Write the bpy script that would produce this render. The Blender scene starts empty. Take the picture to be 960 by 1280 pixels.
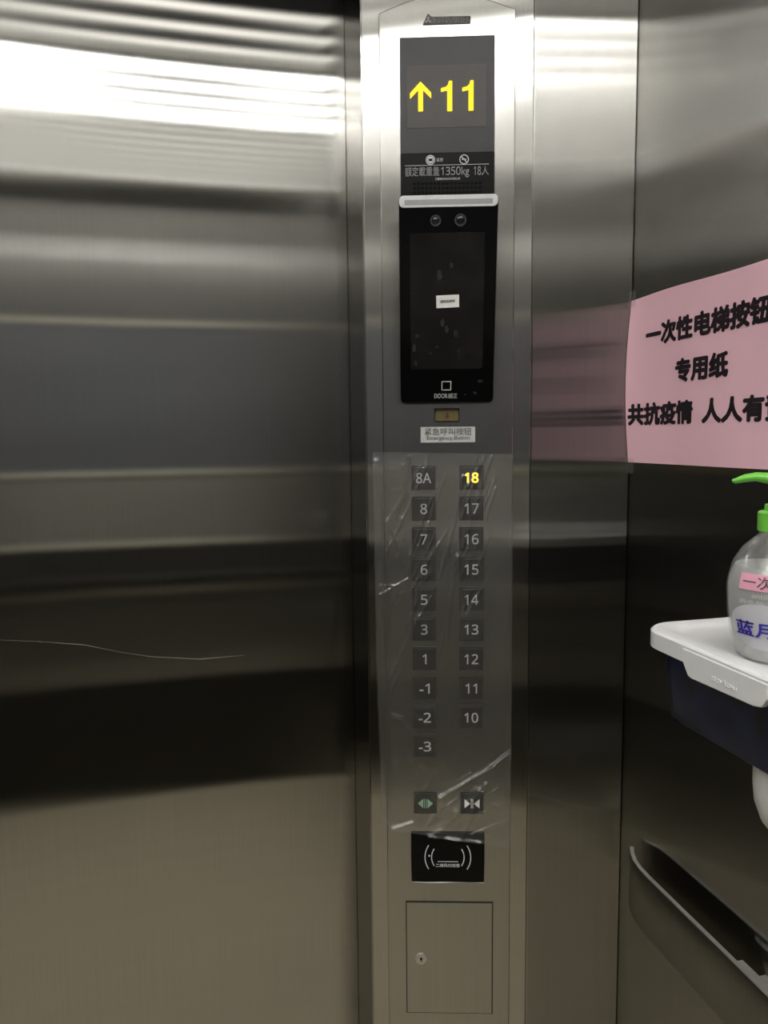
import bpy, bmesh, math, random
from mathutils import Vector, Matrix, noise

random.seed(7)
sc = bpy.context.scene
C = sc.collection

# ------------------------------------------------------------------ camera
cam_d = bpy.data.cameras.new('camera')
cam = bpy.data.objects.new('camera', cam_d)
C.objects.link(cam)
cam_d.sensor_fit = 'VERTICAL'
cam_d.sensor_height = 36.0
cam_d.lens = 935.0 / 1280.0 * 36.0
cam_d.clip_start = 0.02
right = Vector((0.97173344, -0.23585546, -0.01031138))
upv = Vector((0.03341574, 0.09417387, 0.99499481))
back = Vector((-0.2337039, -0.96721429, 0.09939318))
cam.matrix_world = Matrix(((right.x, upv.x, back.x, 0.0),
                           (right.y, upv.y, back.y, 0.0),
                           (right.z, upv.z, back.z, 1.45),
                           (0, 0, 0, 1)))
sc.camera = cam

# ------------------------------------------------------------------ world, exposure
world = bpy.data.worlds.new('shaft_dark')
sc.world = world
world.use_nodes = True
world.node_tree.nodes['Background'].inputs[0].default_value = (0.0, 0.0, 0.0, 1)
world.node_tree.nodes['Background'].inputs[1].default_value = 1.0
sc.view_settings.view_transform = 'Standard'
sc.view_settings.look = 'None'
sc.view_settings.gamma = 1.0
sc.view_settings.use_curve_mapping = False
sc.view_settings.exposure = 2.95
sc.cycles.max_bounces = 16
sc.cycles.glossy_bounces = 10
sc.cycles.transparent_max_bounces = 16
sc.cycles.sample_clamp_indirect = 12.0

MAIN_LIGHT = 5.6       # centre tubes of the ceiling light
SIDE_LIGHT = 0.40       # dimmer strips near the back
FRONT_LIGHT = 0.40     # faint strips near the doors

# ------------------------------------------------------------------ materials
def new_mat(name):
    m = bpy.data.materials.new(name)
    m.use_nodes = True
    nt = m.node_tree
    nt.nodes.clear()
    out = nt.nodes.new('ShaderNodeOutputMaterial')
    return m, nt, out

def plain(name, col, rough=0.5, metal=0.0, spec=0.5, coat=0.0, var=0.06, scale=60.0, bump=0.0):
    m, nt, out = new_mat(name)
    p = nt.nodes.new('ShaderNodeBsdfPrincipled')
    geo = nt.nodes.new('ShaderNodeNewGeometry')
    n = nt.nodes.new('ShaderNodeTexNoise')
    n.inputs['Scale'].default_value = scale
    n.inputs['Detail'].default_value = 3
    nt.links.new(geo.outputs['Position'], n.inputs['Vector'])
    r = nt.nodes.new('ShaderNodeValToRGB')
    r.color_ramp.elements[0].position = 0.3
    r.color_ramp.elements[1].position = 0.7
    r.color_ramp.elements[0].color = [c * (1 - var) for c in col] + [1]
    r.color_ramp.elements[1].color = [min(1, c * (1 + var)) for c in col] + [1]
    nt.links.new(n.outputs['Fac'], r.inputs['Fac'])
    nt.links.new(r.outputs['Color'], p.inputs['Base Color'])
    p.inputs['Roughness'].default_value = rough
    p.inputs['Metallic'].default_value = metal
    p.inputs['Specular IOR Level'].default_value = spec
    p.inputs['Coat Weight'].default_value = coat
    if bump:
        b = nt.nodes.new('ShaderNodeBump')
        b.inputs['Strength'].default_value = bump
        b.inputs['Distance'].default_value = 0.002
        nt.links.new(n.outputs['Fac'], b.inputs['Height'])
        nt.links.new(b.outputs['Normal'], p.inputs['Normal'])
    nt.links.new(p.outputs['BSDF'], out.inputs['Surface'])
    return m

def emit(name, col, strength):
    m, nt, out = new_mat(name)
    e = nt.nodes.new('ShaderNodeEmission')
    e.inputs['Color'].default_value = (*col, 1)
    e.inputs['Strength'].default_value = strength
    nt.links.new(e.outputs[0], out.inputs['Surface'])
    return m

def steel(name, col=(0.56, 0.545, 0.51), rough=0.22, aniso=0.8, iso=0.15, iso_rough=0.35, wave=0.0, grain=0.05):
    """hairline steel, brushed up and down: it smears what it mirrors sideways"""
    m, nt, out = new_mat(name)
    geo = nt.nodes.new('ShaderNodeNewGeometry')
    mp = nt.nodes.new('ShaderNodeMapping')
    mp.inputs['Scale'].default_value = (700, 700, 5)
    nt.links.new(geo.outputs['Position'], mp.inputs['Vector'])
    n = nt.nodes.new('ShaderNodeTexNoise')
    n.inputs['Scale'].default_value = 1.0
    n.inputs['Detail'].default_value = 2
    nt.links.new(mp.outputs['Vector'], n.inputs['Vector'])
    r = nt.nodes.new('ShaderNodeValToRGB')
    r.color_ramp.elements[0].position = 0.25
    r.color_ramp.elements[1].position = 0.75
    r.color_ramp.elements[0].color = [c * (1 - grain) for c in col] + [1]
    r.color_ramp.elements[1].color = [c * (1 + grain) for c in col] + [1]
    nt.links.new(n.outputs['Fac'], r.inputs['Fac'])
    tan = nt.nodes.new('ShaderNodeCombineXYZ')
    tan.inputs[2].default_value = 1.0
    g = nt.nodes.new('ShaderNodeBsdfAnisotropic')
    g.distribution = 'BECKMANN'
    g.inputs['Roughness'].default_value = rough
    g.inputs['Anisotropy'].default_value = aniso
    nt.links.new(r.outputs['Color'], g.inputs['Color'])
    nt.links.new(tan.outputs[0], g.inputs['Tangent'])
    g2 = nt.nodes.new('ShaderNodeBsdfAnisotropic')
    g2.inputs['Roughness'].default_value = iso_rough
    g2.inputs['Anisotropy'].default_value = 0.3
    nt.links.new(r.outputs['Color'], g2.inputs['Color'])
    nt.links.new(tan.outputs[0], g2.inputs['Tangent'])
    if wave:
        n2 = nt.nodes.new('ShaderNodeTexNoise')
        n2.inputs['Scale'].default_value = 2.2
        n2.inputs['Detail'].default_value = 1
        nt.links.new(geo.outputs['Position'], n2.inputs['Vector'])
        b = nt.nodes.new('ShaderNodeBump')
        b.inputs['Strength'].default_value = 1.0
        b.inputs['Distance'].default_value = wave
        nt.links.new(n2.outputs['Fac'], b.inputs['Height'])
        nt.links.new(b.outputs['Normal'], g.inputs['Normal'])
        nt.links.new(b.outputs['Normal'], g2.inputs['Normal'])
    mx = nt.nodes.new('ShaderNodeMixShader')
    mx.inputs[0].default_value = iso
    nt.links.new(g.outputs[0], mx.inputs[1])
    nt.links.new(g2.outputs[0], mx.inputs[2])
    nt.links.new(mx.outputs[0], out.inputs['Surface'])
    return m

def see_through(name, tint, diffuse, d_fac, g_fac, rough):
    """thin clear plastic: mostly transparent, a little haze, a little gloss"""
    m, nt, out = new_mat(name)
    t = nt.nodes.new('ShaderNodeBsdfTransparent')
    t.inputs['Color'].default_value = (*tint, 1)
    d = nt.nodes.new('ShaderNodeBsdfDiffuse')
    d.inputs['Color'].default_value = (*diffuse, 1)
    tl = nt.nodes.new('ShaderNodeBsdfTranslucent')
    tl.inputs['Color'].default_value = (*diffuse, 1)
    dm = nt.nodes.new('ShaderNodeMixShader')
    dm.inputs[0].default_value = 0.35
    nt.links.new(d.outputs[0], dm.inputs[1])
    nt.links.new(tl.outputs[0], dm.inputs[2])
    g = nt.nodes.new('ShaderNodeBsdfAnisotropic')
    g.inputs['Color'].default_value = (1, 1, 1, 1)
    g.inputs['Roughness'].default_value = rough
    m1 = nt.nodes.new('ShaderNodeMixShader')
    m1.inputs[0].default_value = d_fac
    nt.links.new(t.outputs[0], m1.inputs[1])
    nt.links.new(dm.outputs[0], m1.inputs[2])
    m2 = nt.nodes.new('ShaderNodeMixShader')
    m2.inputs[0].default_value = g_fac
    nt.links.new(m1.outputs[0], m2.inputs[1])
    nt.links.new(g.outputs[0], m2.inputs[2])
    nt.links.new(m2.outputs[0], out.inputs['Surface'])
    return m

M = {}
M['door_steel'] = steel('door_hairline_steel', (0.40, 0.396, 0.382), 0.125, 0.80, 0.03, 0.4, wave=0.0006)
M['wall_steel'] = steel('wall_hairline_steel', (0.385, 0.38, 0.364), 0.20, 0.92, 0.035, 0.4, wave=0.0006)
M['back_steel'] = steel('back_hairline_steel', (0.42, 0.415, 0.40), 0.20, 0.90, 0.40, 0.55)
M['column_steel'] = steel('column_steel', (0.42, 0.415, 0.40), 0.17, 0.85, 0.06, 0.3)
M['plate_steel'] = steel('plate_steel', (0.41, 0.405, 0.39), 0.22, 0.82, 0.10, 0.4)
M['rail_steel'] = steel('rail_steel', (0.41, 0.40, 0.38), 0.30, 0.3, 0.3, 0.4)
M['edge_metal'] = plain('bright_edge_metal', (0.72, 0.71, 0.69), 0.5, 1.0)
M['floor'] = plain('floor_stone', (0.52, 0.465, 0.34), 0.55, var=0.12, scale=14)
M['ceiling'] = plain('ceiling_paint', (0.80, 0.80, 0.785), 0.6)
M['tube'] = emit('ceiling_tube_glow', (1.0, 0.985, 0.945), MAIN_LIGHT)
M['cove'] = emit('cove_strip_glow', (1.0, 0.965, 0.88), SIDE_LIGHT)
M['cove_front'] = emit('front_strip_glow', (1.0, 0.965, 0.88), FRONT_LIGHT)
M['white_metal'] = plain('white_painted_metal', (0.75, 0.75, 0.73), 0.5)
M['black_void'] = plain('black_header', (0.012, 0.012, 0.012), 0.6)
M['rubber'] = plain('dark_rubber', (0.02, 0.02, 0.02), 0.7)
M['display_glass'] = plain('display_grey_glass', (0.040, 0.041, 0.043), 0.35, spec=0.3)
M['screen'] = plain('display_window', (0.085, 0.079, 0.076), 0.4, spec=0.3)
M['info_black'] = plain('info_black', (0.006, 0.006, 0.0065), 0.3, spec=0.12)
M['print_grey'] = plain('print_grey', (0.72, 0.72, 0.72), 0.6)
M['led'] = emit('amber_led', (1.0, 0.60, 0.03), 0.24)
M['led18'] = emit('amber_button_led', (1.0, 0.60, 0.06), 0.28)
M['hole'] = plain('speaker_hole', (0.004, 0.004, 0.004), 0.8, spec=0.1)
M['button'] = plain('button_black', (0.007, 0.0075, 0.008), 0.3, spec=0.35)
M['legend'] = plain('legend_grey', (0.93, 0.93, 0.93), 0.5)
M['legend_green'] = plain('legend_green', (0.33, 0.55, 0.42), 0.5)
M['term_black'] = plain('terminal_black', (0.002, 0.002, 0.0025), 0.12, spec=0.25)
M['term_screen'] = plain('terminal_screen', (0.009, 0.008, 0.008), 0.16, spec=0.4, var=0.5, scale=25)
M['light_bar'] = plain('terminal_light_bar', (0.80, 0.82, 0.84), 0.4)
M['bar_inner'] = plain('terminal_bar_inner', (0.42, 0.43, 0.45), 0.4)
M['lens'] = plain('lens_glass', (0.012, 0.012, 0.02), 0.12, spec=0.5)
M['lens_ring'] = plain('lens_ring', (0.045, 0.045, 0.055), 0.4)
M['smudge'] = see_through('film_smudge', (1, 1, 1), (0.8, 0.8, 0.8), 0.014, 0.02, 0.3)
M['white_print'] = plain('white_print', (0.8, 0.8, 0.8), 0.6)
M['sticker'] = plain('sticker_white', (0.82, 0.82, 0.80), 0.6)
M['sticker_grey'] = plain('sticker_silver', (0.52, 0.53, 0.52), 0.45, var=0.10, scale=300)
M['print_dark'] = plain('print_dark', (0.06, 0.065, 0.07), 0.6)
M['brass'] = plain('emergency_amber', (0.14, 0.115, 0.045), 0.35)
M['brass_dark'] = plain('emergency_bell', (0.07, 0.055, 0.02), 0.4)
M['card_black'] = plain('card_reader_black', (0.003, 0.003, 0.003), 0.25, spec=0.15)
M['logo_dark'] = plain('logo_dark', (0.045, 0.042, 0.04), 0.4)
M['logo_light'] = plain('logo_light', (0.36, 0.35, 0.34), 0.4)
M['film'] = see_through('clear_plastic_film', (0.98, 0.98, 0.97), (0.8, 0.8, 0.78), 0.030, 0.10, 0.36)
M['tape'] = see_through('clear_tape', (0.98, 0.98, 0.98), (0.8, 0.8, 0.8), 0.03, 0.06, 0.2)
M['paper'] = plain('pink_paper', (0.90, 0.56, 0.655), 0.75, spec=0.2, var=0.025, scale=18)
M['ink'] = plain('black_ink', (0.018, 0.012, 0.016), 0.7, spec=0.2)
M['lid'] = plain('white_lid_plastic', (0.80, 0.81, 0.82), 0.4, var=0.02)
M['navy'] = plain('navy_box_plastic', (0.003, 0.007, 0.036), 0.28, spec=0.4, var=0.9, scale=45)
M['green'] = plain('green_pump_plastic', (0.18, 0.62, 0.07), 0.4, var=0.03)
M['bottle'] = see_through('clear_bottle', (0.95, 0.96, 0.96), (0.75, 0.76, 0.76), 0.18, 0.13, 0.12)
M['gel'] = see_through('cloudy_gel', (0.80, 0.80, 0.80), (0.88, 0.88, 0.87), 0.55, 0.03, 0.3)
M['label_white'] = see_through('frosted_label', (0.9, 0.9, 0.95), (0.86, 0.85, 0.92), 0.78, 0.03, 0.4)
M['pink_label'] = plain('pink_label', (0.80, 0.38, 0.50), 0.7)
M['blue_ink'] = plain('blue_ink', (0.035, 0.025, 0.42), 0.6)
M['grey_ink'] = plain('grey_ink', (0.55, 0.55, 0.55), 0.6)
M['scratch'] = plain('scratch_metal', (0.20, 0.19, 0.17), 0.4, 0.6)
M['added_panel'] = plain('added_dark_panel', (0.022, 0.019, 0.015), 0.5, spec=0.3)  # only for the added panels that darken the reflections
M['poster_blue'] = plain('poster_dark_blue', (0.16, 0.165, 0.185), 0.5, var=0.15, scale=4)
M['pale_frame'] = plain('pale_frame', (0.62, 0.60, 0.50), 0.4)
M['louvre_grey'] = plain('louvre_grey', (0.16, 0.16, 0.155), 0.5)
M['added_strip_grey'] = plain('added_strip_grey', (0.30, 0.285, 0.26), 0.5, var=0.12, scale=4)  # for the pale strip added to lighten a mirrored band
M['holder'] = plain('white_holder_plastic', (0.72, 0.72, 0.70), 0.35)

# ------------------------------------------------------------------ helpers
class MB:
    def __init__(self):
        self.v = []
        self.f = []
    def add(self, vs, fs):
        k = len(self.v)
        self.v += [tuple(p) for p in vs]
        self.f += [tuple(i + k for i in q) for q in fs]
        return self
    def box(self, x0, x1, y0, y1, z0, z1):
        vs = [(x, y, z) for z in (z0, z1) for y in (y0, y1) for x in (x0, x1)]
        return self.add(vs, [(0, 2, 3, 1), (4, 5, 7, 6), (0, 1, 5, 4), (2, 6, 7, 3), (0, 4, 6, 2), (1, 3, 7, 5)])
    def prism(self, poly, a, b, axes='xzy'):
        """poly in the first two axes, swept from a to b along the third"""
        idx = ['xyz'.index(c) for c in axes]
        n = len(poly)
        def mk(p, t):
            q = [0, 0, 0]
            q[idx[0]], q[idx[1]], q[idx[2]] = p[0], p[1], t
            return q
        vs = [mk(p, a) for p in poly] + [mk(p, b) for p in poly]
        fs = [tuple(range(n)), tuple(range(2 * n - 1, n - 1, -1))]
        fs += [(i, i + n, (i + 1) % n + n, (i + 1) % n) for i in range(n)]
        return self.add(vs, fs)
    def lathe(self, prof, cx, cy, seg=40):
        n = len(prof)
        vs = []
        for k in range(seg):
            a = 2 * math.pi * k / seg
            for r, z in prof:
                vs.append((cx + r * math.cos(a), cy + r * math.sin(a), z))
        fs = []
        for k in range(seg):
            for i in range(n - 1):
                fs.append((k * n + i, ((k + 1) % seg) * n + i, ((k + 1) % seg) * n + i + 1, k * n + i + 1))
        if prof[0][0] > 1e-6:
            fs.append(tuple(k * n for k in range(seg - 1, -1, -1)))
        if prof[-1][0] > 1e-6:
            fs.append(tuple(k * n + n - 1 for k in range(seg)))
        return self.add(vs, fs)
    def tube(self, pts, rad, seg=8):
        pts = [Vector(p) for p in pts]
        if not hasattr(rad, '__len__'):
            rad = [rad] * len(pts)
        vs = []
        for i, p in enumerate(pts):
            d = (pts[min(i + 1, len(pts) - 1)] - pts[max(i - 1, 0)]).normalized()
            a = d.cross(Vector((0, 0, 1)))
            if a.length < 1e-3:
                a = d.cross(Vector((0, 1, 0)))
            a.normalize()
            b = d.cross(a)
            for k in range(seg):
                t = 2 * math.pi * k / seg
                vs.append(p + (a * math.cos(t) + b * math.sin(t)) * rad[i])
        fs = [(i * seg + k, i * seg + (k + 1) % seg, (i + 1) * seg + (k + 1) % seg, (i + 1) * seg + k)
              for i in range(len(pts) - 1) for k in range(seg)]
        fs += [tuple(range(seg - 1, -1, -1)), tuple(range((len(pts) - 1) * seg, len(pts) * seg))]
        return self.add(vs, fs)
    def disc(self, cx, cz, r, y0, y1, seg=24, rin=0.0):
        """disc (or ring) facing -y"""
        if rin <= 0:
            return self.prism([(cx + r * math.cos(2 * math.pi * k / seg), cz + r * math.sin(2 * math.pi * k / seg)) for k in range(seg)], y0, y1)
        vs, fs = [], []
        for k in range(seg):
            a = 2 * math.pi * k / seg
            c, s = math.cos(a), math.sin(a)
            vs += [(cx + r * c, y0, cz + r * s), (cx + rin * c, y0, cz + rin * s), (cx + r * c, y1, cz + r * s), (cx + rin * c, y1, cz + rin * s)]
        for k in range(seg):
            a, b = 4 * k, 4 * ((k + 1) % seg)
            fs += [(a, a + 1, b + 1, b), (a + 2, b + 2, b + 3, a + 3), (a, b, b + 2, a + 2), (a + 1, a + 3, b + 3, b + 1)]
        return self.add(vs, fs)
    def arc(self, cx, cz, r, wid, a0, a1, y0, y1, seg=14):
        vs, fs = [], []
        for k in range(seg + 1):
            a = math.radians(a0 + (a1 - a0) * k / seg)
            c, s = math.cos(a), math.sin(a)
            for rr in (r - wid / 2, r + wid / 2):
                for y in (y0, y1):
                    vs.append((cx + rr * c, y, cz + rr * s))
        for k in range(seg):
            a, b = 4 * k, 4 * k + 4
            fs += [(a, a + 2, b + 2, b), (a + 1, b + 1, b + 3, a + 3), (a, b, b + 1, a + 1), (a + 2, a + 3, b + 3, b + 2)]
        fs += [(0, 1, 3, 2), (4 * seg, 4 * seg + 2, 4 * seg + 3, 4 * seg + 1)]
        return self.add(vs, fs)
    def build(self, name, mat, parent=None, bevel=0.0, seg=2, smooth=False, angle=40):
        me = bpy.data.meshes.new(name)
        bm = bmesh.new()
        bv = [bm.verts.new(p) for p in self.v]
        for q in self.f:
            try:
                bm.faces.new([bv[i] for i in q])
            except ValueError:
                pass
        bmesh.ops.recalc_face_normals(bm, faces=bm.faces)
        if bevel:
            es = [e for e in bm.edges if len(e.link_faces) == 2 and e.calc_face_angle(0) > math.radians(30)]
            bmesh.ops.bevel(bm, geom=es, offset=bevel, segments=seg, profile=0.5, affect='EDGES', clamp_overlap=True)
        if smooth:
            for f in bm.faces:
                f.smooth = True
            for e in bm.edges:
                if len(e.link_faces) == 2 and e.calc_face_angle(0) > math.radians(angle):
                    e.smooth = False
        bm.to_mesh(me)
        bm.free()
        return link(name, me, mat, parent)

def link(name, me, mat, parent=None):
    o = bpy.data.objects.new(name, me)
    if mat is not None and not me.materials:
        me.materials.append(M[mat] if isinstance(mat, str) else mat)
    C.objects.link(o)
    if parent is not None:
        o.parent = parent
    return o

def tag(o, label=None, cat=None, group=None, kind=None):
    if label: o['label'] = label
    if cat: o['category'] = cat
    if group: o['group'] = group
    if kind: o['kind'] = kind
    return o

def thing(name, label, cat, loc=(0, 0, 0), rot=(0, 0, 0), group=None):
    o = bpy.data.objects.new(name, None)
    C.objects.link(o)
    o.location = loc
    o.rotation_euler = rot
    o.empty_display_size = 0.05
    return tag(o, label, cat, group)

def struct(name, mb, mat, bevel=0.0):
    o = mb.build(name, mat, None, bevel)
    return tag(o, kind='structure')

def glyphs(body, bold=0.0, space=1.0):
    """outline of a line of lettering, in units of the font size: verts (x, y, z) and faces"""
    cu = bpy.data.curves.new('lettering', 'FONT')
    cu.body = body
    cu.size = 1.0
    cu.space_character = space
    cu.extrude = 0.5
    cu.resolution_u = 4
    ob = bpy.data.objects.new('lettering', cu)
    C.objects.link(ob)
    dg = bpy.context.evaluated_depsgraph_get()
    me = bpy.data.meshes.new_from_object(ob.evaluated_get(dg))
    vs = [v.co.copy() for v in me.vertices]
    fs = [tuple(p.vertices) for p in me.polygons]
    if bold:                       # heavier strokes: the outline laid over itself, shifted round a small circle
        v0, f0 = vs, fs
        vs, fs = [], []
        for k in range(9):
            d = Vector((bold * math.cos(math.pi * k / 4), bold * math.sin(math.pi * k / 4), 0)) if k < 8 else Vector()
            fs += [tuple(i + len(vs) for i in q) for q in f0]
            vs += [v + d for v in v0]
    bpy.data.objects.remove(ob)
    bpy.data.meshes.remove(me)
    bpy.data.curves.remove(cu)
    return vs, fs

def lettering(name, body, mat, parent, box=None, at=None, y=0.0, depth=0.0004, bold=0.0, space=1.0, fn=None, label=None):
    """flat print standing on a surface that faces -y: box = (x0, z0, x1, z1) to fill, or at = (x, baseline z, size x, size z)"""
    vs, fs = glyphs(body, bold, space)
    if box:
        xs = [v.x for v in vs]; ys = [v.y for v in vs]
        sx = (box[2] - box[0]) / (max(xs) - min(xs)); sz = (box[3] - box[1]) / (max(ys) - min(ys))
        ox = box[0] - min(xs) * sx; oz = box[1] - min(ys) * sz
    else:
        ox, oz, sx, sz = at
    pts = []
    for v in vs:
        p = (ox + v.x * sx, y - (depth if v.z > 0 else 0.0), oz + v.y * sz)
        pts.append(fn(*p) if fn else p)
    o = MB().add(pts, fs).build(name, mat, parent)
    if label: o['label'] = label
    return o

def sans(t):
    """plain sans-serif figures"""
    return ''.join(chr(0x1D7E2 + int(c)) if c.isdigit() else chr(0x1D5A0 + ord(c) - 65) if c.isupper() else c for c in t)

def rrect(x0, x1, z0, z1, r, seg=5):
    out = []
    for cx, cz, a in ((x1 - r, z1 - r, 0), (x0 + r, z1 - r, 90), (x0 + r, z0 + r, 180), (x1 - r, z0 + r, 270)):
        for k in range(seg + 1):
            t = math.radians(a + 90 * k / seg)
            out.append((cx + r * math.cos(t), cz + r * math.sin(t)))
    return out

# ------------------------------------------------------------------ the lift car (metres)
XR, XL = 0.541, -1.24          # side walls
YF, YB = 0.8735, -1.03         # front return, back wall
YD = 1.03                      # door plane
XJ, XJL = 0.2016, -0.9016      # door jambs
HC = 2.40                      # ceiling
HS = 2.055                     # underside of the door header
T = 0.03

struct('floor', MB().box(XL - T, XR + T, YB - T, YD + 0.08, -0.04, 0.0), 'floor')
struct('ceiling', MB().box(XL - T, XR + T, YB - T, YD + 0.08, HC, HC + 0.04), 'ceiling')
struct('wall_right', MB().box(XR, XR + T, YB - T, YF + 0.03, 0.0, HC), 'wall_steel')
struct('wall_left', MB().box(XL - T, XL, YB - T, YF + 0.03, 0.0, HC), 'wall_steel')
struct('wall_back', MB().box(XL, XR, YB - T, YB, 0.0, HC), 'back_steel')
struct('wall_front', MB().box(0.402, XR - 0.0012, YF, YF + 0.03, 0.0, HC), 'wall_steel', bevel=0.0012)
struct('wall_front_left', MB().box(XL + 0.0012, XJL, YF, YF + 0.03, 0.0, HC), 'wall_steel', bevel=0.0012)
struct('wall_front_header', MB().box(XJL, XJ + 0.03, 0.935, YD + 0.08, HS, HC), 'black_void')
struct('trim_1', MB().box(XJ, XJ + 0.03, 0.9305, YD - 0.003, 0.0, HS), 'column_steel')
struct('trim_2', MB().box(XJL - 0.03, XJL, YF + 0.03, YD - 0.003, 0.0, HS), 'column_steel')
d1 = struct('door_1', MB().box(-0.349, XJ + 0.03, YD, YD + 0.03, 0.004, HS + 0.02), 'door_steel', bevel=0.001)
d2 = struct('door_2', MB().box(XJL - 0.03, -0.351, YD, YD + 0.03, 0.004, HS + 0.02), 'door_steel', bevel=0.001)

# ------------------------------------------------------------------ ceiling lights
def ceiling_light(label, y0, n, pitch, wid, mat, x0=-1.18, x1=0.48):
    L = thing('ceiling_light_offscreen', label, 'ceiling light', ((x0 + x1) / 2, y0, HC))
    h = (x1 - x0) / 2
    w = n * pitch / 2
    fr = MB()
    fr.box(-h - 0.03, h + 0.03, -w - 0.02, -w, -0.02, 0.0).box(-h - 0.03, h + 0.03, w, w + 0.02, -0.02, 0.0)
    fr.box(-h - 0.03, -h, -w, w, -0.02, 0.0).box(h, h + 0.03, -w, w, -0.02, 0.0)
    fr.build('frame', 'white_metal', L, bevel=0.002)
    for k in range(n):
        yc = -w + (k + 0.5) * pitch
        MB().box(-h, h, yc - wid / 2, yc + wid / 2, -0.008, 0.0).build('light_strip', mat, L)
    for k in range(n + 1):
        yc = -w + k * pitch
        s = (pitch - wid) / 2
        if k in (0, n):
            continue
        MB().box(-h, h, yc - s, yc + s, -0.012, 0.0).build('louvre_slat', 'louvre_grey', L)
    return L

ceiling_light('wide ceiling light with four bright tubes over the middle of the car', -0.145, 4, 0.084, 0.020, 'tube')
ceiling_light('dim ceiling strip light near the doors', 0.28, 5, 0.085, 0.034, 'cove_front')
ceiling_light('dim ceiling strip light near the back wall', -0.62, 8, 0.064, 0.034, 'cove')

# ------------------------------------------------------------------ added unseen panels and poster at the back, for the bands the doors mirror
tag(MB().box(XL + 0.004, XR - 0.004, YB, YB + 0.006, 0.0, 0.48).build('added_dark_panel_back', 'added_panel', None, bevel=0.001), kind='structure')  # unseen dark panel, added to give the doors a dark band to mirror
tag(MB().box(XL, XL + 0.006, YB + 0.006, YF - 0.002, 0.0, 0.48).build('added_dark_panel_left', 'added_panel', None, bevel=0.001), kind='structure')  # added on the left too, to darken what the steel mirrors
pf = thing('added_wall_poster', 'added dark blue poster with a grey lower strip in a pale frame, unseen on the back wall', 'poster', (-0.35, YB, 1.03), (0, 0, math.pi))
fr = MB()
for z0 in (0.0, 0.28, 0.86):
    fr.box(-0.62, 0.62, -0.014, 0.0, z0, z0 + 0.020)
fr.box(-0.62, -0.600, -0.014, 0.0, 0.020, 0.86).box(0.600, 0.62, -0.014, 0.0, 0.020, 0.86)
fr.build('frame', 'pale_frame', pf, bevel=0.002)
MB().box(-0.600, 0.600, -0.006, 0.0, 0.300, 0.86).build('print', 'poster_blue', pf)
MB().box(-0.600, 0.600, -0.006, 0.0, 0.020, 0.28).build('added_pale_strip', 'added_strip_grey', pf)  # added pale strip, lightens the mirrored band under the blue print

# ------------------------------------------------------------------ control panel (its own slanted column)
PA = -math.radians(15.58)
PO = Vector((0.22312, 0.92343, 0.0))
def panel_thing(name, label, cat, u, z):
    return thing(name, label, cat, (PO.x + u * math.cos(PA), PO.y + u * math.sin(PA), z), (0, 0, PA))

cop = panel_thing('control_panel', 'tall brushed steel lift control panel with two rows of floor buttons', 'control panel', 0.0, 0.0)
UL, UR = -0.0216, 0.1855
col = MB().prism([(UL, 0.0), (UR, 0.0), (UR + 0.002, 0.02), (UL + 0.02, 0.03)], 0.0, HC, 'xyz').build('column', 'column_steel', cop, bevel=0.0016, seg=3)
# face plate with a shallow arched top
PW = 0.0040
poly = [(0.0, 0.28), (0.1627, 0.28), (0.1627, 1.953)]
for k in range(1, 12):
    t = k / 12
    poly.append((0.1627 - 0.1627 * t, 1.953 + 0.020 * math.sin(math.pi * t)))
poly.append((0.0, 1.953))
MB().prism(poly, -PW, -0.0002).build('faceplate', 'plate_steel', cop, bevel=0.0012, seg=2)

FY = -PW                        # front of the face plate in local y
# logo
lp = MB().prism([(0.0526, 1.9384), (0.1089, 1.9382), (0.1089, 1.9462), (0.0632, 1.9466), (0.0588, 1.9500), (0.0578, 1.9492)], FY - 0.0012, FY + 0.0005).build('logo_plate', 'logo_dark', cop)
def rhomb(cx, cz, ang, s):
    a = math.radians(ang)
    dx, dz = math.cos(a), math.sin(a)
    return [(cx, cz), (cx + s * (0.5 * dx - 0.29 * dz), cz + s * (0.5 * dz + 0.29 * dx)), (cx + s * dx, cz + s * dz), (cx + s * (0.5 * dx + 0.29 * dz), cz + s * (0.5 * dz - 0.29 * dx))]
em = MB()
for a in (90, 210, 330):
    em.prism(rhomb(0.0588, 1.9424, a, 0.0046), FY - 0.0018, FY - 0.001)
em.build('logo_emblem', 'logo_light', lp)
lettering('logo_lettering', 'MITSUBISHI', 'logo_light', lp, box=(0.0650, 1.9397, 0.1080, 1.9453), y=FY - 0.0012, bold=0.02)

# display
dg_ = MB().box(0.0246, 0.1379, FY - 0.0015, FY + 0.0005, 1.7908, 1.9241).build('display_glass', 'display_glass', cop, bevel=0.0005)
MB().box(0.0330, 0.1274, FY - 0.0019, FY - 0.0012, 1.8202, 1.8918).build('display_window', 'screen', dg_)
ar = MB()
ac, ab, at_ = 0.0493, 1.8392, 1.8732
ar.prism([(ac - 0.0029, ab), (ac + 0.0029, ab), (ac + 0.0029, at_ - 0.006), (ac - 0.0029, at_ - 0.006)], FY - 0.0024, FY - 0.0018)
ar.prism([(ac, at_), (ac - 0.0127, at_ - 0.0130), (ac - 0.0127, at_ - 0.0195), (ac, at_ - 0.0070)], FY - 0.00245, FY - 0.0018)
ar.prism([(ac, at_), (ac, at_ - 0.0070), (ac + 0.0127, at_ - 0.0195), (ac + 0.0127, at_ - 0.0130)], FY - 0.00245, FY - 0.0018)
ar.build('arrow', 'led', dg_)
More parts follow.
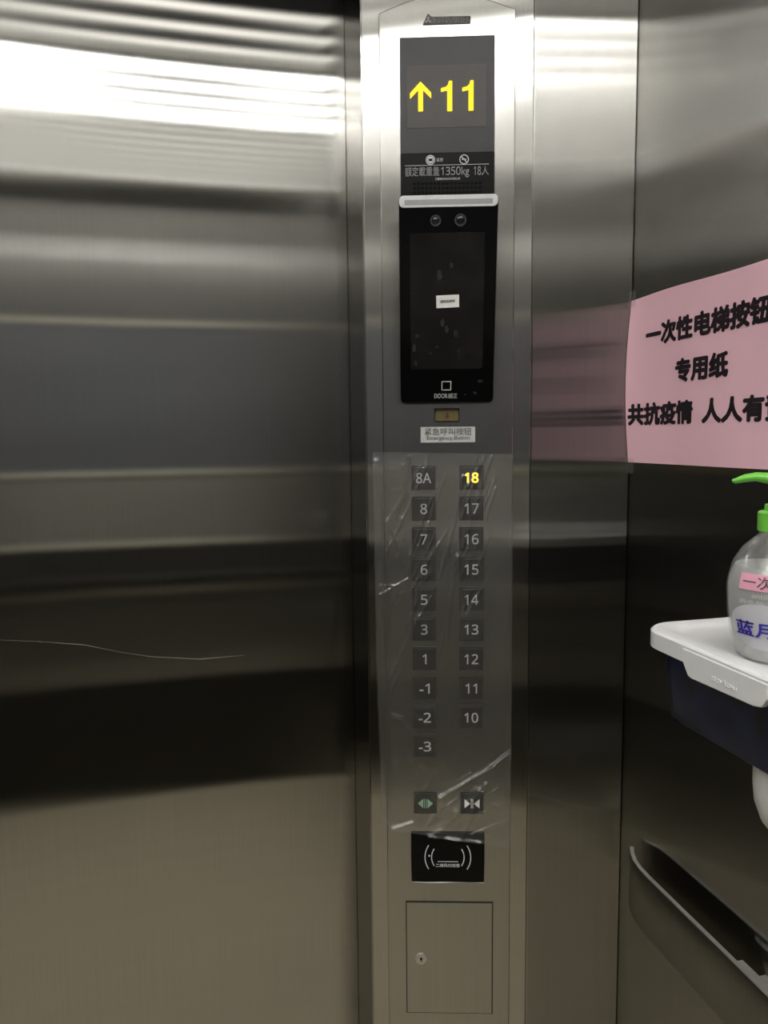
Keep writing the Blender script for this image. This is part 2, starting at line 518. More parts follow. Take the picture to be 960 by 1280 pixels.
for ux in (0.0736, 0.0991):
    MB().prism([(ux + 0.0075, 1.8386), (ux + 0.0135, 1.8386), (ux + 0.0135, 1.8732), (ux + 0.0096, 1.8732), (ux + 0.0085, 1.8690), (ux + 0.0060, 1.8665), (ux, 1.8650), (ux, 1.8608), (ux + 0.0075, 1.8622)],
               FY - 0.0024, FY - 0.0018).build('digit', 'led', dg_)

# notice strip under the display, with the speaker holes
ip = MB().box(0.0246, 0.1380, FY - 0.0013, FY + 0.0005, 1.728, 1.7906).build('notice_strip', 'info_black', cop)
IY = FY - 0.0013
ic = MB()
ic.disc(0.0608, 1.7831, 0.0057, IY - 0.0005, IY, rin=0.0047)
ic.disc(0.0608, 1.7831, 0.0040, IY - 0.0005, IY)
ic.build('camera_symbol', 'print_grey', ip)
MB().box(0.0585, 0.0632, IY - 0.0008, IY - 0.0004, 1.7817, 1.7845).build('camera_symbol_body', 'info_black', ip)
lettering('camera_notice', '监控', 'print_grey', ip, box=(0.0680, 1.7813, 0.0760, 1.7852), y=IY)
ns = MB().disc(0.1014, 1.7829, 0.0057, IY - 0.0005, IY, rin=0.0047)
ns.prism([(0.0974, 1.7862), (0.0982, 1.7870), (0.1054, 1.7796), (0.1046, 1.7788)], IY - 0.0005, IY)
ns.box(0.0985, 0.1040, IY - 0.0005, IY, 1.7824, 1.7836)
ns.build('no_smoking_symbol', 'print_grey', ip)
MB().box(0.0297, 0.1313, IY - 0.0004, IY, 1.7767, 1.7772).build('ruled_line', 'print_grey', ip)
lettering('load_notice', '額定載重量', 'print_grey', ip, box=(0.0300, 1.7645, 0.0715, 1.7752), y=IY, bold=0.004)
lettering('load_figure', sans('1350') + 'kg', 'print_grey', ip, box=(0.0735, 1.7622, 0.1075, 1.7748), y=IY, bold=0.01)
lettering('person_figure', sans('18'), 'print_grey', ip, box=(0.1130, 1.7645, 0.1217, 1.7745), y=IY, bold=0.005)
lettering('person_notice', '人', 'print_grey', ip, box=(0.1222, 1.7643, 0.1313, 1.7746), y=IY, bold=0.005)
lettering('maker_notice', '三菱电机自动化有限公司', 'print_grey', ip, box=(0.0665, 1.7594, 0.0965, 1.7622), y=IY)
sg = MB()
for r_ in range(3):
    for k in range(17):
        sg.disc(0.0412 + k * 0.00496, 1.7558 - r_ * 0.0053 - k * 0.00005, 0.0017, IY - 0.0002, IY + 0.0003, seg=8)
sg.build('speaker_grille', 'hole', ip)

# buttons
def button(u, z, text, lit=False, shape=None):
    b = MB().prism(rrect(u - 0.0152, u + 0.0152, z - 0.0153, z + 0.0153, 0.0012, 3), FY - 0.0012, FY + 0.0008).build('button', 'button', cop, bevel=0.0003, seg=1)
    cap = MB().prism(rrect(u - 0.0133, u + 0.0133, z - 0.0134, z + 0.0134, 0.001, 3), FY - 0.0032, FY - 0.0010).build('button_cap', 'button', b, bevel=0.0006)
    y = FY - 0.0032
    if text:
        w = {'1': 0.0053, '11': 0.0148, '-1': 0.0132, '8A': 0.0190}.get(text, 0.0085 if len(text) == 1 else 0.0160 if text[0] == '-' else 0.0176)
        h = 0.0066
        lettering('button_number', sans(text), 'led18' if lit else 'legend', b, box=(u - w / 2, z - h, u + w / 2, z + h), y=y, bold=0.035 if lit else 0.008)
    if shape:
        s = MB()
        for q in (-1, 1):
            if shape == 'open':
                s.prism([(u + q * 0.0098, z), (u + q * 0.0030, z + 0.0062), (u + q * 0.0030, z - 0.0062)], y - 0.0004, y)
                s.box(u + min(q * 0.0008, q * 0.0018), u + max(q * 0.0008, q * 0.0018), y - 0.0004, y, z - 0.0062, z + 0.0062)
            else:
                s.prism([(u + q * 0.0026, z), (u + q * 0.0098, z + 0.0062), (u + q * 0.0098, z - 0.0062)], y - 0.0004, y)
                s.box(u + min(q * 0.0006, q * 0.0014), u + max(q * 0.0006, q * 0.0014), y - 0.0004, y, z - 0.0062, z + 0.0062)
        s.build('button_symbol', 'legend_green' if shape == 'open' else 'legend', b)
    if lit:
        b['label'] = 'lit button with glowing amber number 18'
    return b

zs = [1.3984 - 0.03895 * k for k in range(10)]
for k, t in enumerate(['8A', '8', '7', '6', '5', '3', '1', '-1', '-2', '-3']):
    button(0.0505, zs[k], t)
for k, t in enumerate(['18', '17', '16', '15', '14', '13', '12', '11', '10']):
    button(0.1108, zs[k], t, lit=(k == 0))
button(0.0508, 0.9700, None, shape='open')
button(0.1119, 0.9702, None, shape='close')

# emergency button
eb = MB().box(0.0644, 0.0957, FY - 0.0012, FY + 0.0005, 1.4679, 1.4853).build('emergency_button', 'rubber', cop, bevel=0.0004)
MB().box(0.0658, 0.0943, FY - 0.0026, FY - 0.0010, 1.4693, 1.4839).build('button_cap', 'brass', eb, bevel=0.0005)
bl = MB().prism([(0.0772, 1.4735), (0.0832, 1.4735), (0.0820, 1.4760), (0.0815, 1.4790), (0.0802, 1.4802), (0.0789, 1.4790), (0.0784, 1.4760)], FY - 0.0030, FY - 0.0025)
bl.disc(0.0802, 1.4725, 0.0008, FY - 0.0030, FY - 0.0025, seg=10)
bl.build('bell_symbol', 'brass_dark', eb)

# service door with its lock
ad = MB().box(0.0250, 0.1392, FY - 0.0016, FY + 0.001, 0.6725, 0.8308).build('access_door', 'plate_steel', cop, bevel=0.0006)
gp = MB()
gp.box(0.0238, 0.1404, FY - 0.0003, FY + 0.0003, 0.8309, 0.8322).box(0.0238, 0.1404, FY - 0.0003, FY + 0.0003, 0.6711, 0.6724)
gp.box(0.0238, 0.0249, FY - 0.0003, FY + 0.0003, 0.6711, 0.8322).box(0.1393, 0.1404, FY - 0.0003, FY + 0.0003, 0.6711, 0.8322)
gp.build('door_gap', 'rubber', cop)
lk = MB().disc(0.0440, 0.7509, 0.0078, FY - 0.0035, FY - 0.001, seg=28).build('lock_barrel', 'edge_metal', ad, bevel=0.0006)
kh = MB().disc(0.0440, 0.7518, 0.0017, FY - 0.0039, FY - 0.003, seg=12)
kh.prism([(0.0432, 0.7515), (0.0448, 0.7515), (0.0446, 0.7475), (0.0434, 0.7475)], FY - 0.0039, FY - 0.003)
kh.build('keyhole', 'hole', ad)

# ------------------------------------------------------------------ label under the emergency button
ls = panel_thing('label_sticker', 'small silver sticker with Chinese lettering under the emergency button', 'sticker', 0.0813, 1.4430)
MB().box(-0.0341, 0.0341, FY - 0.0005, FY + 0.0002, -0.0002, 0.0192).build('backing', 'sticker_grey', ls)
lettering('heading', '紧急呼叫按钮', 'print_dark', ls, box=(-0.0292, 0.0088, 0.0295, 0.0178), y=FY - 0.0005)
lettering('translation', 'Emergency Button', 'print_dark', ls, box=(-0.0262, 0.0018, 0.0275, 0.0078), y=FY - 0.0005)

# ------------------------------------------------------------------ face terminal, tilted out at the top
TILT = math.atan2(0.048, 0.232)
tb = PO + Vector((0.0793 * math.cos(PA), 0.0793 * math.sin(PA), 0)) + Vector((math.sin(PA), -math.cos(PA), 0)) * 0.020
ft = thing('face_terminal', 'black glass face recognition terminal tilted out from the control panel', 'access terminal',
           (tb.x, tb.y, 1.4912), (TILT, 0, PA))
TL_ = 0.2369
MB().prism(rrect(-0.0566, 0.0566, -0.0003, TL_, 0.006, 6), 0.0, 0.0155).build('housing', 'term_black', ft, bevel=0.0012, seg=3)
MB().prism(rrect(-0.0556, 0.0556, 0.0010, 0.2228, 0.0045, 5), -0.0008, 0.0006).build('glass', 'term_black', ft)
lb = MB().prism(rrect(-0.0560, 0.0560, 0.2236, 0.2364, 0.0050, 5), -0.0012, 0.002).build('light_bar', 'light_bar', ft, bevel=0.0006)
MB().box(-0.050, 0.050, -0.0014, -0.0008, 0.2262, 0.2318).build('diffuser', 'bar_inner', lb)
sc_ = MB().box(-0.0440, 0.0424, -0.0011, -0.0006, 0.0412, 0.1962).build('screen', 'term_screen', ft)
for cx, cz, r in ((-0.0146, 0.2094, 0.0062), (0.0138, 0.2095, 0.0068)):
    ln = MB().disc(cx, cz, r, -0.0012, -0.0006, seg=24, rin=r * 0.72).build('camera_lens', 'lens_ring', ft)
    MB().lathe([(0.0, 0.0012), (r * 0.25, 0.0011), (r * 0.5, 0.0006), (r * 0.7, -0.0002)], 0, 0, 20).build('lens_glass', 'lens', ln, smooth=True)
    g = ln.children[0]
    g.rotation_euler = (math.pi / 2, 0, 0)
    g.location = (cx, -0.0008, cz)
sq = MB()
sq.prism(rrect(-0.0066, 0.0050, 0.0156, 0.0164, 0.0003, 1), -0.0012, -0.0007).prism(rrect(-0.0066, 0.0050, 0.0258, 0.0266, 0.0003, 1), -0.0012, -0.0007)
sq.box(-0.0066, -0.0058, -0.0012, -0.0007, 0.0156, 0.0266).box(0.0042, 0.0050, -0.0012, -0.0007, 0.0156, 0.0266)
sq.build('card_symbol', 'print_grey', ft)
lettering('maker_lettering', 'DOOR', 'white_print', ft, box=(-0.0155, 0.0060, 0.0008, 0.0116), y=-0.0008, bold=0.02)
lettering('maker_name', '越正', 'white_print', ft, box=(0.0014, 0.0058, 0.0126, 0.0118), y=-0.0008, bold=0.01)
# the wedge bracket that holds it off the panel
MB().prism([(0.0160, 0.030), (0.0160, 0.205), (0.0150, 0.205), (0.0150, 0.030)], -0.03, 0.03, 'yzx').build('mount_plate', 'term_black', ft)
wd = MB()
a_, b_ = math.sin(TILT), math.cos(TILT)
wd.prism([(0.0155, 0.012), (0.0155, 0.200), (0.0155 + 0.0410, 0.2085), (0.0155 + 0.0031, 0.0128)], -0.028, 0.028, 'yzx')
wd.build('wall_bracket', 'rubber', ft)
# air bubbles and smears under its protective film
for cx, cz, rx, rz in ((-0.010, 0.150, 0.006, 0.012), (0.004, 0.160, 0.004, 0.006), (-0.006, 0.096, 0.005, 0.009), (-0.001, 0.088, 0.004, 0.008), (-0.036, 0.081, 0.005, 0.003), (-0.040, 0.066, 0.004, 0.009),
                       (-0.020, 0.060, 0.003, 0.003), (0.010, 0.083, 0.005, 0.008), (0.014, 0.062, 0.003, 0.003), (-0.012, 0.068, 0.004, 0.004), (0.040, 0.026, 0.007, 0.003), (0.034, 0.012, 0.004, 0.003), (0.022, 0.010, 0.003, 0.002), (-0.038, 0.048, 0.004, 0.006)):
    pts = []
    for k in range(14):
        a = 2 * math.pi * k / 14
        q = 0.75 + 0.5 * random.random()
        pts.append((cx + 0.55 * rx * q * math.cos(a), cz + 0.55 * rz * q * math.sin(a)))
    MB().prism(pts, -0.0016, -0.0012).build('film_bubble', 'smudge', ft)

# white sticker on its screen
tq = Matrix.Translation((tb.x, tb.y, 1.4912)) @ Matrix.Rotation(PA, 4, 'Z') @ Matrix.Rotation(TILT, 4, 'X')
p = tq @ Vector((0.0002, -0.0012, 0.1130))
ws = thing('screen_sticker', 'tiny white paper sticker on the black terminal screen', 'sticker', p, (TILT, math.radians(-2.0), PA))
MB().box(-0.0134, 0.0134, -0.0006, 0.0003, 0.0, 0.0143).build('backing', 'sticker', ws)
lettering('print', '请刷脸乘梯', 'print_dark', ws, box=(-0.0090, 0.0056, 0.0085, 0.0090), y=-0.0006)

# ------------------------------------------------------------------ card reader
cr = panel_thing('card_reader', 'black card reader pad with white arcs below the plastic film', 'card reader', 0.0801, 0.8608)
pts = [(-0.0480, 0.0), (-0.030, -0.0004), (0.0, 0.0002), (0.030, -0.0005), (0.0478, 0.0), (0.0484, 0.030), (0.0482, 0.0685), (0.0, 0.0682), (-0.0484, 0.0680), (-0.0486, 0.034)]
cb = MB().prism(pts, FY - 0.0030, FY - 0.00002).build('pad', 'card_black', cr, bevel=0.0008)
ac_ = MB()
cy_ = FY - 0.0030
for r, a in ((0.0302, 33), (0.0215, 33)):
    ac_.arc(0, 0.0348, r, 0.0012, 180 - a, 180 + a, cy_ - 0.0004, cy_)
    ac_.arc(0, 0.0348, r, 0.0012, -a, a, cy_ - 0.0004, cy_)
ac_.disc(-0.0245, 0.0368, 0.0012, cy_ - 0.0004, cy_, seg=10)
ac_.box(-0.0135, 0.0135, cy_ - 0.0004, cy_, 0.0285, 0.0292)
ac_.build('wave_symbol', 'print_grey', cr)
lettering('pad_lettering', '二维码扫描窗', 'print_grey', cr, box=(-0.0160, 0.0212, 0.0155, 0.0260), y=cy_)
ed = MB().tube([(-0.047, FY - 0.0015, -0.0006), (-0.02, FY - 0.0020, -0.0012), (0.01, FY - 0.0016, -0.0004), (0.0475, FY - 0.0016, -0.0008)], 0.0009, 6)
ed.build('edge_film', 'edge_metal', cr)

# ------------------------------------------------------------------ wrinkled film over the buttons
film = panel_thing('plastic_film', 'wrinkled clear plastic film taped over the floor buttons', 'plastic film', 0.0801, 0.9300)
FU, FZ = 0.0801, 0.9300
def interp(tab, x):
    if x <= tab[0][0]: return tab[0][1]
    for (a, b), (c, d) in zip(tab, tab[1:]):
        if x <= c: return b + (d - b) * (x - a) / (c - a)
    return tab[-1][1]
left_tab = [(0.93, -0.0066), (0.94, -0.0072), (1.011, -0.0076), (1.12, -0.0106), (1.20, -0.0118), (1.432, -0.0132)]
bot_tab = [(-0.008, 0.9400), (-0.005, 0.9345), (-0.001, 0.9325), (0.0075, 0.9352), (0.0541, 0.9289), (0.0900, 0.9240), (0.1228, 0.9184), (0.1290, 0.9215), (0.1330, 0.9165), (0.1623, 0.9132)]
creases = [  # u0, z0, u1, z1, height, half width, unused
    (0.0005, 1.43, 0.0010, 0.95, 0.0020, 0.0035, 0.55), (-0.0085, 1.42, -0.0040, 0.96, 0.0010, 0.0030, 0.35),
    (0.032, 1.425, 0.026, 1.375, 0.0022, 0.0016, 0.6), (0.026, 1.375, 0.006, 1.345, 0.0022, 0.0018, 0.8), (0.006, 1.345, 0.020, 1.310, 0.0012, 0.002, 0.3),
    (0.060, 1.43, 0.048, 1.395, 0.0015, 0.0016, 0.35), (0.135, 1.425, 0.085, 1.270, 0.0018, 0.0020, 0.45), (0.125, 1.425, 0.092, 1.330, 0.0014, 0.0016, 0.45),
    (0.100, 1.400, 0.080, 1.300, 0.0014, 0.0020, 0.4), (0.092, 1.300, 0.078, 1.190, 0.0016, 0.0018, 0.5), (0.140, 1.385, 0.127, 1.345, 0.0012, 0.0018, 0.8),
    (0.132, 1.325, 0.126, 1.300, 0.0010, 0.0012, 0.7), (0.085, 1.240, 0.060, 1.130, 0.0013, 0.0016, 0.4), (0.030, 1.270, -0.006, 1.250, 0.0014, 0.0014, 0.6),
    (0.026, 1.262, -0.006, 1.262, 0.0010, 0.0010, 0.5), (0.020, 1.150, 0.005, 1.120, 0.0010, 0.0015, 0.3), (0.022, 1.088, 0.004, 1.094, 0.0012, 0.0015, 0.45),
    (0.024, 1.083, 0.035, 1.070, 0.0012, 0.0013, 0.4), (0.034, 1.045, 0.038, 1.020, 0.0013, 0.0015, 0.5), (0.030, 1.034, 0.055, 1.018, 0.0010, 0.0018, 0.3),
    (0.162, 1.043, 0.138, 1.022, 0.0028, 0.0030, 1.0), (0.138, 1.022, 0.070, 0.980, 0.0026, 0.0030, 0.6), (0.130, 0.998, 0.100, 0.930, 0.0026, 0.0028, 0.6),
    (0.128, 1.000, 0.110, 0.975, 0.0018, 0.0014, 0.6), (0.118, 0.990, 0.064, 0.930, 0.0024, 0.0060, 0.35), (0.062, 0.985, 0.090, 0.960, 0.0014, 0.0050, 0.3), (0.006, 0.938, 0.034, 0.946, 0.0020, 0.0020, 0.7),
    (0.054, 0.930, 0.123, 0.920, 0.0020, 0.0014, 0.9), (0.1615, 1.43, 0.1622, 0.915, 0.0010, 0.0010, 0.35), (0.140, 0.972, 0.162, 0.962, 0.0016, 0.0016, 0.5),
    (-0.0125, 1.4315, 0.162, 1.4275, 0.0008, 0.0010, 0.3), (0.158, 1.26, 0.160, 1.20, 0.0010, 0.0008, 0.8), (0.156, 1.16, 0.160, 1.10, 0.0010, 0.0010, 0.4)]
for _ in range(26):                      # finer folds running down to the left
    a0, b0 = random.uniform(0.03, 0.14), random.uniform(1.22, 1.43)
    ln_ = random.uniform(0.03, 0.09)
    sl = random.uniform(0.25, 0.6)
    creases.append((a0, b0, a0 - ln_ * sl, max(b0 - ln_, 0.95), 0.0010, random.uniform(0.0007, 0.0014), random.uniform(0.2, 0.55)))
for _ in range(10):
    a0, b0 = random.uniform(0.05, 0.16), random.uniform(0.94, 1.02)
    creases.append((a0, b0, a0 - random.uniform(0.01, 0.05), b0 - random.uniform(0.01, 0.03), 0.0012, random.uniform(0.0008, 0.0018), random.uniform(0.2, 0.5)))
bub = [(random.uniform(0.002, 0.026), random.uniform(1.03, 1.425), random.uniform(0.0012, 0.0032)) for _ in range(24)]
bub += [(0.1475 + random.uniform(-0.002, 0.006), 0.975 + random.uniform(-0.012, 0.010), 0.0016) for _ in range(6)]
NU, NV = 160, 380
vs = []
for j in range(NV + 1):
    t = j / NV
    for i in range(NU + 1):
        s = i / NU
        u0 = -0.012
        u = u0 + (0.1622 - u0) * s
        zt = 1.4317 - 0.0042 * s
        zb = interp(bot_tab, u)
        z = zb + (zt - zb) * t
        ul = interp(left_tab, z)
        u = ul + (0.1622 - ul) * s
        h = 0.0012 * noise.noise(Vector((u * 40, z * 14, 0))) + 0.0005 * noise.noise(Vector((u * 130, z * 60, 3)))
        for (a0, b0, a1, b1, hh, wd_, wt) in creases:
            if z < min(b0, b1) - 0.01 or z > max(b0, b1) + 0.01:
                continue
            dx, dz = a1 - a0, b1 - b0
            L2 = dx * dx + dz * dz
            q = max(0, min(1, ((u - a0) * dx + (z - b0) * dz) / L2))
            wob = 0.0012 * noise.noise(Vector((z * 60, u * 60, a0 * 50)))
            d = math.hypot(u - a0 - q * dx + wob, z - b0 - q * dz)
            e = math.exp(-(d / wd_) ** 2)
            h += 1.5 * hh * e
        for (a0, b0, rr) in bub:
            d = math.hypot(u - a0, z - b0)
            if d < 3 * rr:
                h += 0.0010 * math.exp(-(d / rr) ** 2)
        y = FY - 0.0064 - max(h, -0.0006)
        if j < 22:                       # lower edge hangs away a little
            y -= 0.004 * (1 - j / 22) ** 2
        vs.append((u - FU, y, z - FZ))
fs = [(j * (NU + 1) + i, j * (NU + 1) + i + 1, (j + 1) * (NU + 1) + i + 1, (j + 1) * (NU + 1) + i) for j in range(NV) for i in range(NU)]
me = bpy.data.meshes.new('sheet')
me.from_pydata(vs, [], fs)
for f in me.polygons: f.use_smooth = True
link('sheet', me, 'film', film)

# ------------------------------------------------------------------ pink notice on the right wall
# local frame: x runs along the wall towards the camera, -y out of the wall, z up
def wall_thing(name, label, cat, y, z, group=None):
    return thing(name, label, cat, (XR, y, z), (0, 0, -math.pi / 2), group)
PY0, PZ0 = 0.8728, 1.4145
note = wall_thing('paper_notice', 'pink paper notice with bold black Chinese lettering taped to the steel wall', 'notice', PY0, PZ0)
PWd, PHt = 0.288, 0.2050
def lift(x, z):
    s = math.exp(-x / 0.030)
    m = math.sin(math.pi * max(0, min(1, z / PHt)))
    return 0.0008 + s * (0.0020 + 0.0060 * m) + 0.0010 * (0.5 + 0.5 * math.sin(x * 45 + z * 20)) * (1 - s)
NX, NZ = 60, 30
vs = []
for j in range(NZ + 1):
    for i in range(NX + 1):
        x, z = PWd * i / NX, PHt * j / NZ
        zz = z + 0.0014 * (j / NZ) * math.sin(x * 22)
        vs.append((x, -lift(x, z), zz))
n1 = len(vs)
vs += [(a, b + 0.00025, c) for a, b, c in vs]
fs = []
for j in range(NZ):
    for i in range(NX):
        a = j * (NX + 1) + i
        q = (a, a + 1, a + NX + 2, a + NX + 1)
        fs.append(q)
        fs.append(tuple(k + n1 for k in reversed(q)))
MB().add(vs, fs).build('sheet', 'paper', note, smooth=True)
def on_note(x, y, z):
    return (x, -lift(x, z) - 0.0002 + y, z)
for body, y_left, base, px in (('一次性电梯按钮', 0.8385, 1.5608, 0.0300), ('专用纸', 0.7790, 1.5130, 0.0300), ('共抗疫情', 0.8690, 1.4650, 0.0312), ('人人有责', 0.7280, 1.4650, 0.0315)):
    lettering('lettering', body, 'ink', note, at=(PY0 - y_left, base - PZ0, px, 0.0272), depth=0.0003, bold=0.048, fn=on_note)
for cx, cz in ((0.004, 0.206), (0.008, -0.004)):
    MB().box(cx - 0.008, cx + 0.010, -0.0062, -0.0058, cz - 0.010, cz + 0.010).build('tape', 'tape', note)

# ------------------------------------------------------------------ handrail
hr = wall_thing('handrail', 'flat brushed steel handrail bent in at its end on the right wall', 'handrail', 0.8235, 0.841)
path = [(0.5255, 0.8235), (0.5180, 0.8100), (0.5125, 0.7950), (0.5095, 0.7780), (0.5085, 0.7600), (0.5085, 0.7200), (0.5085, 0.2), (0.5085, -0.62), (0.5085, -0.70)]
loc = [(0.8235 - y, -(XR - x)) for x, y in path]
def strip(mb, pts, th, z0, z1):
    n = len(pts)
    L, R = [], []
    for i, p in enumerate(pts):
        a = Vector(pts[max(i - 1, 0)]); b = Vector(pts[min(i + 1, n - 1)])
        d = (b - a).normalized()
        nn = Vector((-d.y, d.x))
        L.append(Vector(p) + nn * th / 2); R.append(Vector(p) - nn * th / 2)
    vs = []
    for z in (z0, z1):
        vs += [(q.x, q.y, z) for q in L] + [(q.x, q.y, z) for q in R]
    fs = []
    for i in range(n - 1):
        fs += [(i, i + 1, n + i + 1, n + i), (2 * n + i, 3 * n + i, 3 * n + i + 1, 2 * n + i + 1), (i, 2 * n + i, 2 * n + i + 1, i + 1), (n + i, n + i + 1, 3 * n + i + 1, 3 * n + i)]
    fs += [(0, n, 3 * n, 2 * n), (n - 1, 3 * n - 1, 4 * n - 1, 2 * n - 1)]
    return mb.add(vs, fs)
strip(MB(), loc, 0.0042, 0.0, 0.0755).build('rail', 'rail_steel', hr, bevel=0.0010, seg=2, smooth=True)
strip(MB(), loc, 0.0046, 0.0748, 0.0764).build('top_edge_highlight', 'edge_metal', hr)  # brighter metal strip laid on so the rail's top edge looks lit
for yy in (0.52, -0.30):
    x0 = 0.8235 - (yy + 0.092)
    MB().box(x0, x0 + 0.18, -0.0305, -0.0195, 0.006, 0.0725).build('bracket', 'edge_metal', hr, bevel=0.001)
    MB().box(x0 + 0.01, x0 + 0.17, -0.0200, 0.0, 0.010, 0.060).build('wall_plate', 'edge_metal', hr, bevel=0.001)

for lab, lc, rz, ln in (('steel handrail along the back wall', (0.40, YB, 0.841), math.pi, 1.50), ('steel handrail along the left wall', (XL, -0.70, 0.841), math.pi / 2, 1.45)):
    h2 = thing('handrail', lab, 'handrail', lc, (0, 0, rz))
    strip(MB(), [(0.0, -0.014), (0.014, -0.024), (0.05, -0.0325), (ln - 0.05, -0.0325), (ln - 0.014, -0.024), (ln, -0.014)], 0.0042, 0.0, 0.0755).build('rail', 'rail_steel', h2, bevel=0.001, smooth=True)
    for q in (0.25, ln - 0.43):
        MB().box(q, q + 0.18, -0.0310, 0.0, 0.010, 0.060).build('bracket', 'edge_metal', h2, bevel=0.001)

# ------------------------------------------------------------------ storage box on the right wall
BX, BY, BZ = 0.0, 0.474, 1.200
bx = wall_thing('storage_box', 'navy plastic storage box with white clip lid fixed beside the pink notice', 'storage box', BY, BZ)
# local: x = 0.474 - y, y = -(0.541 - x)
def ring(x0, x1, y0, y1, r, z, seg=7):
    return [(a, b, z) for a, b in rrect(x0, x1, y0, y1, r, seg)]
def loft(rings):
    mb = MB()
    n = len(rings[0])
    vs = [p for r in rings for p in r]
    fs = [(k * n + i, k * n + (i + 1) % n, (k + 1) * n + (i + 1) % n, (k + 1) * n + i) for k in range(len(rings) - 1) for i in range(n)]
    fs += [tuple(range(n - 1, -1, -1)), tuple(range((len(rings) - 1) * n, len(rings) * n))]
    return mb.add(vs, fs)
hx = 0.1135
W0 = -0.166
loft([ring(-hx + 0.018, hx - 0.018, W0 + 0.022, -0.016, 0.022, 0.0), ring(-hx + 0.013, hx - 0.013, W0 + 0.017, -0.010, 0.024, 0.004), ring(-hx + 0.009, hx - 0.009, W0 + 0.011, -0.006, 0.026, 0.069)]).build('box_body', 'navy', bx, smooth=True, angle=50)
lid = loft([ring(-hx, hx, W0, -0.0005, 0.030, 0.0655), ring(-hx, hx, W0, -0.0005, 0.030, 0.0790), ring(-hx + 0.002, hx - 0.002, W0 + 0.002, -0.002, 0.029, 0.0810),
            ring(-hx + 0.016, hx - 0.016, W0 + 0.016, -0.016, 0.020, 0.0815), ring(-hx + 0.020, hx - 0.020, W0 + 0.020, -0.020, 0.018, 0.0790)]).build('lid', 'lid', bx, smooth=True, angle=35)
MB().prism([(-0.0465, 0.0665), (-0.0390, 0.0562), (-0.0350, 0.0552), (0.0350, 0.0572), (0.0430, 0.0590), (0.0480, 0.0665), (0.0480, 0.0770), (-0.0465, 0.0770)], W0 - 0.0008, W0 + 0.004, 'xzy').build('lid_clip', 'lid', lid, bevel=0.0008)
lettering('embossed_lettering', 'citylou', 'lid', lid, box=(-0.012, 0.0610, 0.018, 0.0665), y=W0 - 0.0008, depth=0.0006)

# white holder under the box
wh = wall_thing('box_holder', 'white rounded plastic holder directly beneath the navy box', 'holder', 0.452, 1.130)
hp = [(0.0, 0.006), (0.014, 0.004), (0.026, 0.010), (0.036, 0.022), (0.041, 0.036), (0.0425, 0.050), (0.0425, 0.0705)]
inner = [(0.0395, 0.0705), (0.0390, 0.050), (0.034, 0.030), (0.020, 0.014), (0.0, 0.012)]
MB().lathe(hp + inner, 0.0, -0.098, 32).build('cup', 'holder', wh, smooth=True, angle=50)
MB().box(-0.014, 0.014, -0.062, 0.0, 0.038, 0.052).build('arm', 'holder', wh, bevel=0.002)
MB().box(-0.024, 0.024, -0.005, 0.0, 0.020, 0.068).build('wall_plate', 'holder', wh, bevel=0.001)

# ------------------------------------------------------------------ hand sanitiser bottle on the lid
BCX, BCY, BZ0 = 0.4229, 0.4747, 1.2790
bot = thing('pump_bottle', 'clear hand sanitiser pump bottle with green pump standing on the white lid', 'bottle', (BCX, BCY, BZ0), (0, 0, math.atan2(-0.66519, 0.74667)))
# local: x to the side seen as right, -y towards the viewer
shell = [(0.0, 0.0), (0.0255, 0.0), (0.0290, 0.0030), (0.0305, 0.0100), (0.0335, 0.0250), (0.0352, 0.0380), (0.0360, 0.0540), (0.0348, 0.0625), (0.0318, 0.0740), (0.0258, 0.0842), (0.0198, 0.0901), (0.0150, 0.0945), (0.0138, 0.0985), (0.0138, 0.1040)]
MB().lathe(shell, 0, 0, 48).build('shell', 'bottle', bot, smooth=True, angle=50)
gel = [(0.0, 0.0015)] + [(max(0.0, r - 0.0012), z + 0.0012) for r, z in shell[1:9] if z < 0.0715] + [(0.0305, 0.0715), (0.0, 0.0715)]
MB().lathe(gel, 0, 0, 40).build('gel', 'gel', bot, smooth=True, angle=50)
MB().lathe([(0.0150, 0.0972), (0.0160, 0.0978), (0.0161, 0.1113), (0.0152, 0.1122), (0.0118, 0.1128), (0.0114, 0.1175), (0.0070, 0.1180), (0.0, 0.1180)], 0, 0, 32).build('collar', 'green', bot, smooth=True, angle=35)
MB().lathe([(0.0045, 0.112), (0.0045, 0.133), (0.0, 0.133)], 0, 0, 20).build('stem', 'green', bot, smooth=True, angle=50)
hd = MB()
hd.lathe([(0.0, 0.1295), (0.0080, 0.1300), (0.0090, 0.1330), (0.0088, 0.1400), (0.0070, 0.1422), (0.0, 0.1428)], 0, 0, 24)
hd.build('pump_head', 'green', bot, smooth=True, angle=40)
sp = MB()
n_, rings_ = 12, []
for x, zc, hz_, hy in ((0.002, 0.1370, 0.0044, 0.0060), (-0.0100, 0.1372, 0.0042, 0.0056), (-0.0182, 0.1382, 0.0034, 0.0050), (-0.0264, 0.1368, 0.0030, 0.0043), (-0.0320, 0.1348, 0.0022, 0.0036), (-0.0345, 0.1350, 0.0010, 0.0028)):
    rings_.append([(x, hy * math.cos(2 * math.pi * k / n_), zc + hz_ * math.sin(2 * math.pi * k / n_)) for k in range(n_)])
loft(rings_).build('spout', 'green', bot, smooth=True, angle=60)
MB().tube([(0, 0, 0.112), (0, 0, 0.060), (0.004, 0.002, 0.006)], 0.0022, 8).build('dip_tube', 'bottle', bot, smooth=True)
def r_at(z):
    for (r0, z0), (r1, z1) in zip(shell, shell[1:]):
        if z0 <= z <= z1 and z1 > z0:
            return r0 + (r1 - r0) * (z - z0) / (z1 - z0)
    return shell[-1][0]
def wrap(x, y, z):
    """x is length along the girth from the front (-y); y is distance out of the surface"""
    r = r_at(z) - y
    a = x / 0.036
    return (r * math.sin(a), -r * math.cos(a), z)
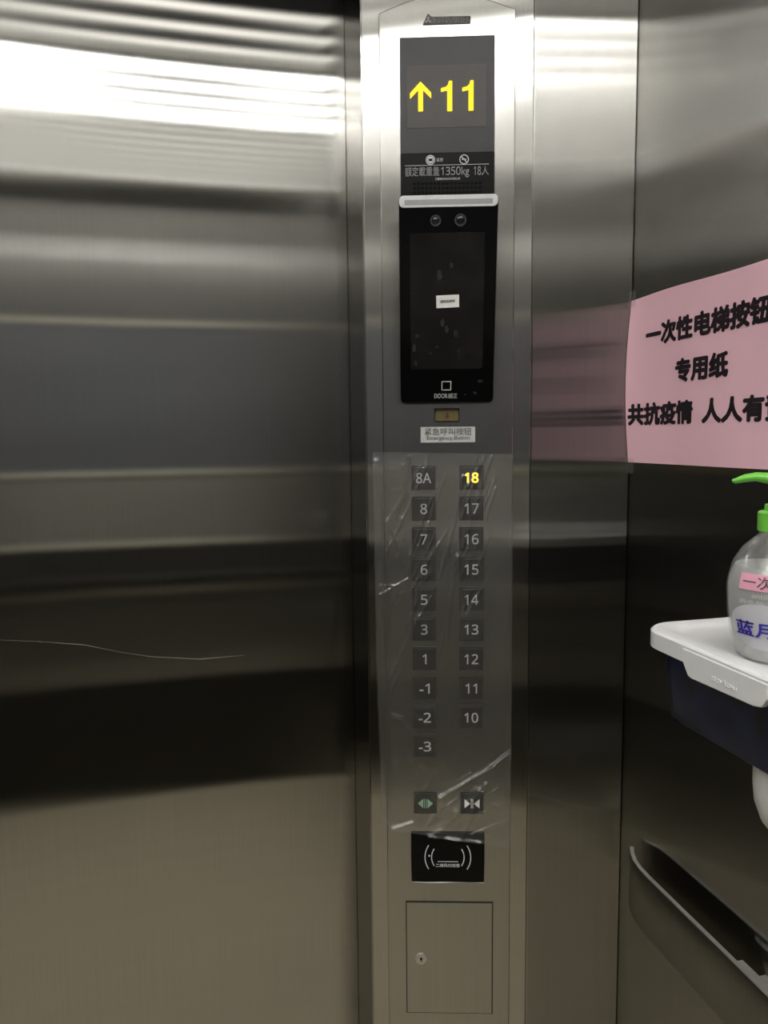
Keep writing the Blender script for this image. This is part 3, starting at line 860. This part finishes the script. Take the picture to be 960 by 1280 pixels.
def patch(name, mat, outline, out, parent):
    """patch on the bottle: outline(x) gives z0, z1"""
    xs, fn, n = outline
    mb = MB()
    vs, fs, nz = [], [], 6
    for i in range(n + 1):
        x = xs[0] + (xs[1] - xs[0]) * i / n
        z0, z1 = fn(x)
        for j in range(nz + 1):
            vs.append(wrap(x, -out, z0 + (z1 - z0) * j / nz))
    for i in range(n):
        for j in range(nz):
            fs.append((i * (nz + 1) + j, (i + 1) * (nz + 1) + j, (i + 1) * (nz + 1) + j + 1, i * (nz + 1) + j + 1))
    return mb.add(vs, fs).build(name, mat, parent, smooth=True)
cx0, ax_, az_ = -0.009, 0.0300, 0.0175
patch('front_label', 'label_white', ((cx0 - ax_, cx0 + ax_), lambda x: (0.0290 - az_ * math.sqrt(max(1e-4, 1 - ((x - cx0) / ax_) ** 2)), 0.0290 + az_ * math.sqrt(max(1e-4, 1 - ((x - cx0) / ax_) ** 2))), 24), 0.0003, bot)
lettering('brand_lettering', '蓝月亮', 'blue_ink', bot, box=(-0.0315, 0.0212, 0.0180, 0.0330), y=-0.0010, depth=0.0003, bold=0.015, fn=wrap)
pk = patch('pink_sticker', 'pink_label', ((-0.0290, 0.0200), lambda x: (0.0562, 0.0682), 16), 0.0005, bot)
lettering('sticker_lettering', '一次性用', 'print_dark', pk, box=(-0.0255, 0.0578, 0.0180, 0.0668), y=-0.0008, depth=0.0002, fn=wrap)
lettering('small_print', 'antibacterial', 'grey_ink', bot, box=(-0.0175, 0.0508, 0.0150, 0.0545), y=-0.0004, depth=0.0002, fn=wrap)
lettering('small_print', '的多种清香洁净', 'grey_ink', bot, box=(-0.0275, 0.0455, 0.0180, 0.0488), y=-0.0004, depth=0.0002, fn=wrap)

# ------------------------------------------------------------------ long scratch on the door
pts = [(x, YD - 0.0001, z) for x, z in ((-0.2602, 1.196), (-0.2129, 1.1904), (-0.1596, 1.182), (-0.1152, 1.1688), (-0.0747, 1.159), (-0.0122, 1.1506), (0.0471, 1.1514))]
MB().tube(pts, [0.0001, 0.00012, 0.0003, 0.0001, 0.00018, 0.0003, 0.00012], 6).build('scratch', 'scratch', d1)
